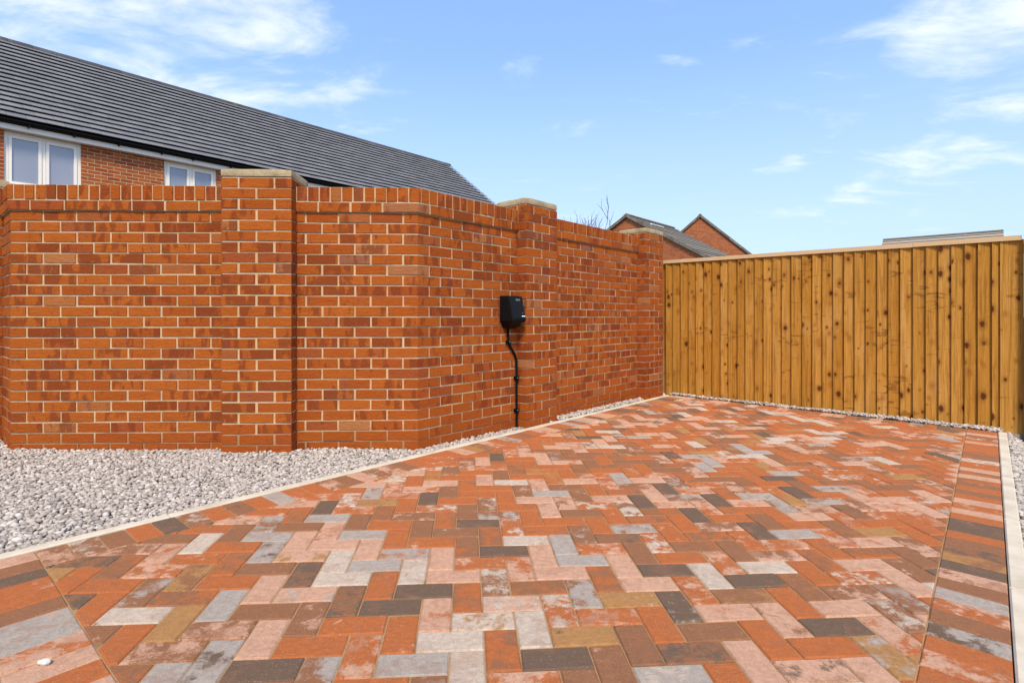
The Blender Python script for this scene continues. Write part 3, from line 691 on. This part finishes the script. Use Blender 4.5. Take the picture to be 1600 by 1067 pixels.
# grey post past the end of the fence
pp = np.array([4.43+.052, 4.74]); g = thing('metal_post', (*pp, -.2), 'grey round topped metal post past the end of the fence', 'post')
prof = [(.047, -.2), (.047, 1.70), (.045, 1.78), (.038, 1.82), (.022, 1.845), (.002, 1.852)]
v = [(pp[0]+r*math.cos(q*math.pi/8), pp[1]+r*math.sin(q*math.pi/8), z) for r, z in prof for q in range(16)]
f = [(i*16+q, i*16+(q+1) % 16, (i+1)*16+(q+1) % 16, (i+1)*16+q) for i in range(5) for q in range(16)]
piece('shaft', v, f, M['grey'], g)
v = [(pp[0]+.0485*math.cos(q*math.pi/8), pp[1]+.0485*math.sin(q*math.pi/8), z) for z in (1.55, 1.64) for q in range(16)]
piece('band', v, [(q, (q+1) % 16, 16+(q+1) % 16, 16+q) for q in range(16)], M['orange'], g)

# ---------------------------------------------------------------- wall charger and its cable
def onB(t, n, z): p = CO+dB*t+nB*n; return np.array([p[0], p[1], z])
ch = thing('wall_charger', tuple(onB(.965, .0, .905)), 'black wedge shaped electric car charger on the brick wall', 'charger')
tl, tr = .868, 1.058
prof = [(1.178, .075, .004), (1.172, .098, .0), (.985, .142, .0), (.968, .143, .0), (.925, .095, .028), (.903, .05, .045)]   # z, how far it stands out, side taper
V = []; Fc = []
for z, n, tp in prof: V += [onB(tl+tp, .006, z), onB(tl+tp*.8+.008, n, z), onB(tr-tp*.8-.008, n, z), onB(tr-tp, .006, z)]
for i in range(len(prof)-1):
    for q in range(4): Fc.append((i*4+q, i*4+(q+1) % 4, (i+1)*4+(q+1) % 4, (i+1)*4+q))
Fc += [(3, 2, 1, 0), tuple((len(prof)-1)*4+q for q in range(4))]
body = piece('body', V, Fc, M['black'], ch); bm_ = body.modifiers.new('bevel', 'BEVEL'); bm_.width = .006; bm_.segments = 2
def onface(t, z, lift): return onB(t, .098+(1.172-z)/(1.172-.985)*.044+lift, z)
def facepatch(name, t0, t1, z0, z1, mat, lift, parent):
    v = [onface(t0, z0, lift), onface(t1, z0, lift), onface(t1, z1, lift), onface(t0, z1, lift)]; v += [p-np.array([*nB, 0])*.003 for p in v]
    return piece(name, v, [(0, 1, 2, 3), (7, 6, 5, 4)]+[(q, q+4, (q+1) % 4+4, (q+1) % 4) for q in range(4)], mat, parent)
panel = facepatch('front_panel', tl+.016, tr-.014, .990, 1.166, M['blackgloss'], .0022, ch)
lg = thing('logo', (0, 0, 0)); lg.parent = ch; lg.location = (0, 0, 0)
V, Fc = [], []                    # an unreadable run of pale letter strokes
tx = .957
for k, (w, h0, h1) in enumerate(((.009, 0, 1), (.010, 0, 1), (.010, 0, .8), (.004, 0, 1), (.010, 0, 1))):
    for z0, z1, t0, t1 in ((h0, h1, 0, .0034), (h0, h0+.25, 0, w), (h1-.25, h1, 0, w*.8), (h0, h1, w-.0025, w)):
        b = len(V); V += [onface(tx+t0, 1.137+z0*.014, .0034), onface(tx+t1, 1.137+z0*.014, .0034), onface(tx+t1, 1.137+z1*.014, .0034), onface(tx+t0, 1.137+z1*.014, .0034)]; Fc.append((b, b+1, b+2, b+3))
    tx += w+.0025
bpy.data.objects.remove(lg)
piece('logo', V, Fc, M['logo'], ch)
facepatch('light_bar', 1.000, 1.042, 1.0035, 1.0085, M['led'], .0042, ch)
V = [onface(1.016+.007*math.cos(q*math.pi/6), 1.032+.0035*math.sin(q*math.pi/6), .0034) for q in range(12)]+[onface(1.016+.005*math.cos(q*math.pi/6), 1.032+.0022*math.sin(q*math.pi/6), .0034) for q in range(12)]
piece('indicator_icon', V, [(q, (q+1) % 12, 12+(q+1) % 12, 12+q) for q in range(12)], M['logo'], ch)
v, f = [], []
lz = [onB(1.012, .1225, .949), onB(1.034, .1225, .949), onB(1.034, .116, .943), onB(1.012, .116, .943)]; lz = [p+np.array([*nB, 0])*.002 for p in lz]
piece('rating_label', lz, [(0, 1, 2, 3)], M['logo'], ch)
cabpts = [(.955, .05, .915), (.957, .022, .89), (.962, .017, .83), (.970, .016, .785), (.998, .016, .735), (1.040, .016, .685), (1.064, .016, .64), (1.072, .016, .57), (1.073, .016, .45), (1.072, .016, .30), (1.074, .016, .15), (1.075, .016, -.05)]
cp = [onB(*q) for q in cabpts]; fine = []
for i in range(len(cp)-1):
    p0, p1, p2, p3 = cp[max(i-1, 0)], cp[i], cp[i+1], cp[min(i+2, len(cp)-1)]
    for k in range(5):
        t = k/5; fine.append(.5*((2*p1)+(-p0+p2)*t+(2*p0-5*p1+4*p2-p3)*t*t+(-p0+3*p1-3*p2+p3)*t**3))
fine.append(cp[-1])
cb = thing('cable', tuple(onB(1.07, .016, .04)), 'black power cable clipped to the wall below the charger, running into the gravel', 'cable')
v, f = tube(fine, .0100, 10); piece('sheath', v, f, M['black'], cb)
for t, z in ((.970, .785), (1.0725, .47), (1.073, .19)):
    c = onB(t, 0, z); d3b, n3b = np.array([*dB, 0]), np.array([*nB, 0])
    mbx = MB().box(c, d3b, n3b, z3, (-.024, .018), (.001, .012), (-.013, .013)).box(c, d3b, n3b, z3, (-.0155, .0155), (.012, .0315), (-.012, .012))
    cl = piece('cable_clip', mbx.v, mbx.f, M['black'], cb)
    v, f = tube([onB(t-.003, .031, z+.002), onB(t-.003, .0335, z+.002)], .0042, 8); piece('screw', v, f, M['grey'], cl)

# ---------------------------------------------------------------- the long house behind the wall
EV = np.array([-9.52, 10.22]); HE = CAM_H+3.75; RUN, RISE = 3.65, 2.78; nH = np.array([-D[1], D[0]])   # nH points into the house
T0, T1 = -4.0, 14.6
house = thing('terraced_house', (*(EV+D*5), 0), 'long red brick house with slate grey tiled roof and white windows', 'house')
def HP(t, w, z): p = EV+D*t+nH*w; return np.array([p[0], p[1], z])
dH3, nH3 = np.array([*D, 0]), np.array([*nH, 0])
def hbox(name, t, w, z, mat, parent): v, f = box(HP(0, 0, 0), dH3, nH3, z3, t, w, z); return piece(name, v, f, mat, parent)
WW = .215                          # wall face behind the tile edge
zh, zb = HE-.205, HE-.205-1.06
w1a, w1b = hit(6.0, EV+nH*WW, D), hit(127.0, EV+nH*WW, D); w2a, w2b = hit(256.5, EV+nH*WW, D), hit(338.5, EV+nH*WW, D)
# walls are built with their own axes along the house so that the brick courses run true
def wall_obj(name, boxes):
    mb = MB(); 
    for t, w, z in boxes: mb.box((0, 0, 0), (1, 0, 0), (0, 1, 0), (0, 0, 1), t, w, z)
    me = mesh(name, mb.v, mb.f); me.materials.append(M['hbrick']); o = bpy.data.objects.new(name, me); COL.objects.link(o); o.parent = house
    o.location = tuple(HP(0, 0, 0)-world_loc(house)); o.rotation_euler = (0, 0, A_D); return o
wins = [(w1a, w1b), (w2a, w2b)]; bx = []; cur = T0
for a, b in wins: bx += [((cur, a), (WW, WW+.3), (-.2, zh))]; bx += [((a, b), (WW, WW+.3), (-.2, zb))]; cur = b
bx += [((cur, T1-.1), (WW, WW+.3), (-.2, zh)), ((T0, T1-.1), (2*RUN-WW-.3, 2*RUN-WW), (-.2, zh))]
wall_obj('wall', bx)
def gable(name, t):
    w0, w1 = WW+.302, 2*RUN-WW-.302
    pts = [HP(t, WW, -.2), HP(t, 2*RUN-WW, -.2), HP(t, 2*RUN-WW, zh), HP(t, RUN, HE+RISE-.12), HP(t, WW, zh)]
    v = pts+[p+dH3*.2 for p in pts]; f = [(0, 1, 2, 3, 4), (9, 8, 7, 6, 5)]+[(i, (i+1) % 5, 5+(i+1) % 5, 5+i) for i in range(5)]
    c = HP(0, 0, 0); R = np.array([[D[0], D[1], 0], [-D[1], D[0], 0], [0, 0, 1]])
    me = mesh(name, [R@(p-c) for p in v], f); me.materials.append(M['hbrick']); o = bpy.data.objects.new(name, me); COL.objects.link(o); o.parent = house
    o.location = tuple(c-world_loc(house)); o.rotation_euler = (0, 0, A_D)
gable('gable_wall', T1-.302); gable('gable_wall', T0+.002)
for a, b in wins:
    wn = thing('window', tuple(HP((a+b)/2, WW, zb)-world_loc(house))); wn.parent = house
    mb = MB(); fw = .062; mid = (a+b)/2; y0, y1 = WW+.035, WW+.10
    for t, z in (((a, b), (zb, zb+fw)), ((a, b), (zh-fw, zh)), ((a, a+fw), (zb+fw, zh-fw)), ((b-fw, b), (zb+fw, zh-fw)), ((mid-.028, mid+.028), (zb+fw, zh-fw))): mb.box(HP(0, 0, 0), dH3, nH3, z3, t, (y0, y1), z)
    piece('frame', mb.v, mb.f, M['white'], wn)
    for c0, c1 in ((a+fw, mid-.028), (mid+.028, b-fw)):
        mb = MB(); g0 = .05; q0, q1 = c0+.004, c1-.004; r0, r1 = zb+fw+.004, zh-fw-.004
        for t, z in (((q0, q1), (r0, r0+g0)), ((q0, q1), (r1-g0, r1)), ((q0, q0+g0), (r0+g0, r1-g0)), ((q1-g0, q1), (r0+g0, r1-g0))): mb.box(HP(0, 0, 0), dH3, nH3, z3, t, (y0-.014, y1-.01), z)
        piece('casement', mb.v, mb.f, M['white'], wn)
        v, f = box(HP(0, 0, 0), dH3, nH3, z3, (q0+g0-.004, q1-g0+.004), (y0+.012, y0+.036), (r0+g0-.004, r1-g0+.004)); piece('pane', v, f, M['glass'], wn)
    v, f = box(HP(0, 0, 0), dH3, nH3, z3, (a-.02, b+.02), (WW-.03, y0), (zb-.035, zb-.002)); piece('sill', v, f, M['white'], wn)
    v, f = box(HP(0, 0, 0), dH3, nH3, z3, (a+.01, b-.01), (y1+.05, y1+.06), (zb, zh)); piece('blind', v, f, M['soffit'], wn)
hbox('fascia', (T0, T1), (.075, .095), (HE-.200, HE-.035), M['white'], house)
hbox('soffit', (T0, T1), (.0952, WW+.02), (HE-.203, HE-.192), M['soffit'], house)
gut = thing('gutter', tuple(HP(5, .03, HE-.1)-world_loc(house))); gut.parent = house
V, Fc = [], []
sec = [(.072+(-.112)*.5+.056*math.cos(math.pi+q*math.pi/8), HE-.035+.062*math.sin(math.pi+q*math.pi/8)) for q in range(9)]
sec += [(w*.96+.0006, z+.004) for w, z in sec[::-1]]
for t in (T0, T1): V += [HP(t, w, z) for w, z in sec]
n = len(sec); Fc = [(i, (i+1) % n, n+(i+1) % n, n+i) for i in range(n)]
piece('trough', V, Fc, M['black'], gut)
for xg in (45, 117, 187, 254, 303, 362, 410, 455): 
    t = hit(xg, EV, D); v, f = box(HP(0, 0, 0), dH3, nH3, z3, (t-.014, t+.014), (-.046, .0748), (HE-.128, HE-.094)); piece('bracket', v, f, M['black'], gut)
roof = thing('roof', tuple(HP(5, RUN, HE)-world_loc(house))); roof.parent = house
SL = math.hypot(RUN, RISE); su, sv = RUN/SL, RISE/SL          # along-slope unit vector = su*nH + sv*z
def RP(t, s, h, side=1):                                       # a point on the roof slope: along, up the slope, proud of it
    w = su*s-sv*h; z = HE+sv*s+su*h
    return HP(t, w if side > 0 else 2*RUN-w, z)
v = [RP(T0, 0.06, -.045), RP(T1, 0.06, -.045), RP(T1, SL, -.045), RP(T0, SL, -.045), RP(T0, .06, -.045, -1), RP(T1, .06, -.045, -1)]
v2 = v+[p-np.array([0, 0, .1]) for p in v]
piece('underlay', v2, [(0, 1, 2, 3), (3, 2, 5, 4), (6, 9, 8, 7), (9, 10, 11, 8), (0, 6, 7, 1), (4, 5, 11, 10), (0, 3, 9, 6), (3, 4, 10, 9), (1, 7, 8, 2), (2, 8, 11, 5)], M['black'], roof)
NR = 18; GA = (SL-.03)/NR; TW = .292; tiles = []
for side in (1, -1):
    for r in range(NR):
        t = T0-(.5*TW if r % 2 else 0)
        while t < T1:
            a, b = max(t, T0)+.003, min(t+TW, T1)-.003; t += TW
            if b-a < .03: continue
            s0, s1 = r*GA-.015, min((r+1)*GA+.03, SL-.005); dh = random.gauss(0, .0012); hl, hu = .046+dh, -.002+dh
            k0, k1 = s0+random.gauss(0, .0012), s0+random.gauss(0, .0012)
            v = [RP(a, k0, hl-.013, side), RP(b, k1, hl-.013, side), RP(b, s1, hu-.012, side), RP(a, s1, hu-.012, side), RP(a, k0, hl, side), RP(b, k1, hl, side), RP(b, s1, hu, side), RP(a, s1, hu, side)]
            f = [(3, 2, 1, 0), (4, 5, 6, 7), (0, 1, 5, 4), (1, 2, 6, 5), (2, 3, 7, 6), (3, 0, 4, 7)]
            tiles.append((screen_area(v) if side > 0 else -1, (v, f), dict(rnd=random.random())))
tiles.sort(key=lambda q: -q[0])
for sa, (v, f), at in tiles[:300]: piece('roof_tile', v, f, M['tile'], roof, at)
join('roof_tiles', [(g_, at) for _, g_, at in tiles[300:]], M['tile'], roof)
t = T0; rid = []
while t < T1-.05:
    b = min(t+.45, T1); V = []
    for k in (t+.003, b-.003):
        for q in range(7): an = math.pi*(q/6); V.append(HP(k, RUN-.13*math.cos(an), HE+RISE-.075+.125*math.sin(an)**.8+(.004 if k > t+.1 else 0)))
    piece('ridge_tile', V, [(i, i+1, 8+i, 7+i) for i in range(6)]+[(0, 6, 5, 4, 3, 2, 1), (7, 8, 9, 10, 11, 12, 13)], M['ridge'], roof, dict(rnd=random.random())); t = b

# ---------------------------------------------------------------- distant gabled houses
def gabled(apexpx, Z0, length, half_w, pitch, label, skylight=False, ang=A_D):
    D = np.array([math.cos(ang), math.sin(ang)]); E_ = np.array([math.sin(ang), -math.cos(ang)])
    ax, ay = apexpx; ap = np.array([ray(ax)*Z0, Z0]); za = CAM_H+(495.5-ay)/F_PX*Z0
    ht = thing('gabled_house', (*ap, 0), label, 'house')
    c = np.array([*ap, 0]); e3, d3_ = np.array([*E_, 0]), np.array([*D, 0]); tp = math.tan(pitch); ez = za-half_w*tp
    def lp(e, d, z): return c+e3*e+d3_*d+z3*z
    pts = [lp(-half_w, 0, -.2), lp(half_w, 0, -.2), lp(half_w, 0, ez-.12), lp(0, 0, za-.14), lp(-half_w, 0, ez-.12)]
    v = pts+[p+d3_*length for p in pts]; f = [(0, 1, 2, 3, 4), (9, 8, 7, 6, 5)]+[(i, (i+1) % 5, 5+(i+1) % 5, 5+i) for i in range(5)]
    R = np.array([[E_[0], E_[1], 0], [-E_[1], E_[0], 0], [0, 0, 1]])
    me = mesh('wall', [R@(p-c) for p in v], f); me.materials.append(M['hbrick']); w = bpy.data.objects.new('wall', me); COL.objects.link(w); w.parent = ht; w.rotation_euler = (0, 0, math.atan2(E_[1], E_[0]))
    rf = thing('roof', tuple(np.array([ap[0], ap[1], ez])-world_loc(ht))); rf.parent = ht
    cp_, sp_ = math.cos(pitch), math.sin(pitch); sl = half_w/cp_+.12; rows = 14 if length > 5.5 else 10; ga = sl/rows
    for sd in (1, -1):
        for r in range(rows):
            s0, s1 = r*ga, min((r+1)*ga+.04, sl); V = []
            for dd in (-.10, length+.10):
                for s, h in ((sl-s0, .045), (sl-s1, .012), (sl-s1, -.02), (sl-s0, .0)):
                    V.append(lp(sd*(s*cp_+h*sp_), dd, za-s*sp_+h*cp_-.02))
            piece('tile_course', V, [(0, 1, 5, 4), (2, 3, 7, 6), (3, 0, 4, 7), (1, 2, 6, 5), (0, 3, 2, 1), (4, 5, 6, 7)], M['tile2'], rf, dict(rnd=random.random()))
        # verge units along the gable edge
        nv = rows
        for r in range(nv):
            s0, s1 = r*sl/nv+.012, (r+1)*sl/nv-.004; V = []
            for dd in (-.155, -.102):
                for s, h in ((s0, .06), (s1, .06), (s1, -.12), (s0, -.12)): V.append(lp(sd*(s*cp_+h*sp_), dd, za-s*sp_+h*cp_-.02))
            piece('verge_unit', V, [(0, 1, 2, 3), (7, 6, 5, 4)]+[(i, (i+1) % 4, 4+(i+1) % 4, 4+i) for i in range(4)], M['tile2'], rf, dict(rnd=random.random()))
    k = -.155; 
    while k < length:
        b = min(k+.45, length+.1); V = []
        for q_ in (k+.006, b-.006):
            for q in range(7): an = math.pi*q/6; V.append(lp(-.15*math.cos(an), q_, za-.03+.11*math.sin(an)))
        piece('ridge_tile', V, [(i, i+1, 8+i, 7+i) for i in range(6)]+[(0, 6, 5, 4, 3, 2, 1), (7, 8, 9, 10, 11, 12, 13)], M['tile2'], rf, dict(rnd=random.random())); k = b
    if skylight:
        V = [lp((1.15+.055*sp_*0)*cp_+h*sp_, dd, za-(1.15 if True else 0)*sp_+h*cp_-.02) for h in (.05, .11) for dd in (1.2, 3.0)]+[lp(1.28*cp_+h*sp_, dd, za-1.28*sp_+h*cp_-.02) for h in (.05, .11) for dd in (1.2, 3.0)]
        piece('roof_light', V, [(0, 1, 3, 2), (4, 6, 7, 5), (2, 3, 7, 6), (0, 4, 5, 1), (0, 2, 6, 4), (1, 5, 7, 3)], M['white'], rf)
    return ht
gabled((980, 336), 36.0, 6.9, 5.6, math.radians(30), 'far brick gable house with a low pitched roof and a pale roof light', True)
gabled((1094, 336), 48.0, 8.0, 4.7, math.radians(41), 'far brick gable house with the steeper bare pointed gable', ang=math.atan2(1, ray(1094))+math.radians(1))
# tiled roof showing over the fence
def low_roof():
    Zr = 26.0; p1 = np.array([ray(1568)*Zr, Zr]); L_ = 4.75; zr = CAM_H+134.5/F_PX*Zr; pitch = math.radians(32)
    g = thing('garage', (*(p1-E_*L_/2), 0), 'roof top of a low building showing above the right part of the fence', 'building')
    e3, d3_ = np.array([*(-E_), 0]), np.array([*D, 0]); c = np.array([*p1, 0.0])
    def lp(e, d, z): return c+e3*e+d3_*d+z3*z
    hw = 2.6; ez = zr-hw*math.tan(pitch); cp_, sp_ = math.cos(pitch), math.sin(pitch); sl = hw/cp_+.15
    pts = [lp(.05, -hw, -.2), lp(.05, hw, -.2), lp(.05, hw, ez-.1), lp(.05, 0, zr-.1), lp(.05, -hw, ez-.1)]; v = pts+[p+e3*(L_-.1) for p in pts]
    cc = np.array([*p1, 0]); piece('wall', v, [(4, 3, 2, 1, 0), (5, 6, 7, 8, 9)]+[(i, 5+i, 5+(i+1) % 5, (i+1) % 5) for i in range(5)], M['hbrick'], g)
    rf = thing('roof', tuple(np.array([*(p1-E_*L_/2), ez])-world_loc(g))); rf.parent = g
    rows = 11; ga = sl/rows
    for sd in (1, -1):
        for r in range(rows):
            s0, s1 = r*ga, min((r+1)*ga+.05, sl); V = []
            for ee in (0, L_):
                for s, h in ((sl-s0, .055), (sl-s1, .012), (sl-s1, -.02), (sl-s0, .0)): V.append(lp(ee, sd*(s*cp_+h*sp_), zr-s*sp_+h*cp_))
            piece('tile_course', V, [(0, 1, 5, 4), (2, 3, 7, 6), (3, 0, 4, 7), (1, 2, 6, 5), (0, 3, 2, 1), (4, 5, 6, 7)], M['tan'], rf, dict(rnd=random.random()))
    V = []
    for ee in (0, L_):
        for q in range(7): an = math.pi*q/6; V.append(lp(ee, -.14*math.cos(an), zr-.03+.10*math.sin(an)))
    piece('ridge', V, [(i, i+1, 8+i, 7+i) for i in range(6)]+[(0, 6, 5, 4, 3, 2, 1), (7, 8, 9, 10, 11, 12, 13)], M['tile2'], rf, dict(rnd=.2))
low_roof()

# ---------------------------------------------------------------- bare tree far behind the wall
def bare_tree(base, height, label):
    t = thing('bare_tree', base, label, 'tree'); rs = random.Random(5); tr = MB(); cr = MB(); bz = Vector(base)
    def grow(p, d, ln, r, lvl):
        pts = [p]; q = p; dd = d
        for k in range(4):
            dd = (dd+Vector((rs.gauss(0, .10), rs.gauss(0, .10), .05))).normalized(); q = q+dd*ln/4; pts.append(q)
        (tr if lvl == 0 else cr).add(*tube(pts, [r*(1-.11*k) for k in range(5)], 6 if lvl < 2 else 4))
        if lvl >= 5: return
        nb = 3 if lvl < 4 else 2
        for k in range(nb):
            pp_ = pts[4] if k == 0 else pts[rs.choice((2, 3, 4))]; an = rs.uniform(0, 6.28); sp = rs.uniform(.18, .40)
            side = Vector((math.cos(an), math.sin(an), .15)); grow(pp_, (dd*(1-sp*.5)+side*sp).normalized(), ln*rs.uniform(.62, .82), r*.66, lvl+1)
    grow(bz, Vector((0, 0, 1)), height*.40, height*.014, 0)
    piece('trunk', tr.v, tr.f, M['bark'], t); piece('crown', cr.v, cr.f, M['bark'], t)
bare_tree((ray(892)*44, 44, -.1), 8.8, 'small bare winter tree peeking over the brick wall coping')
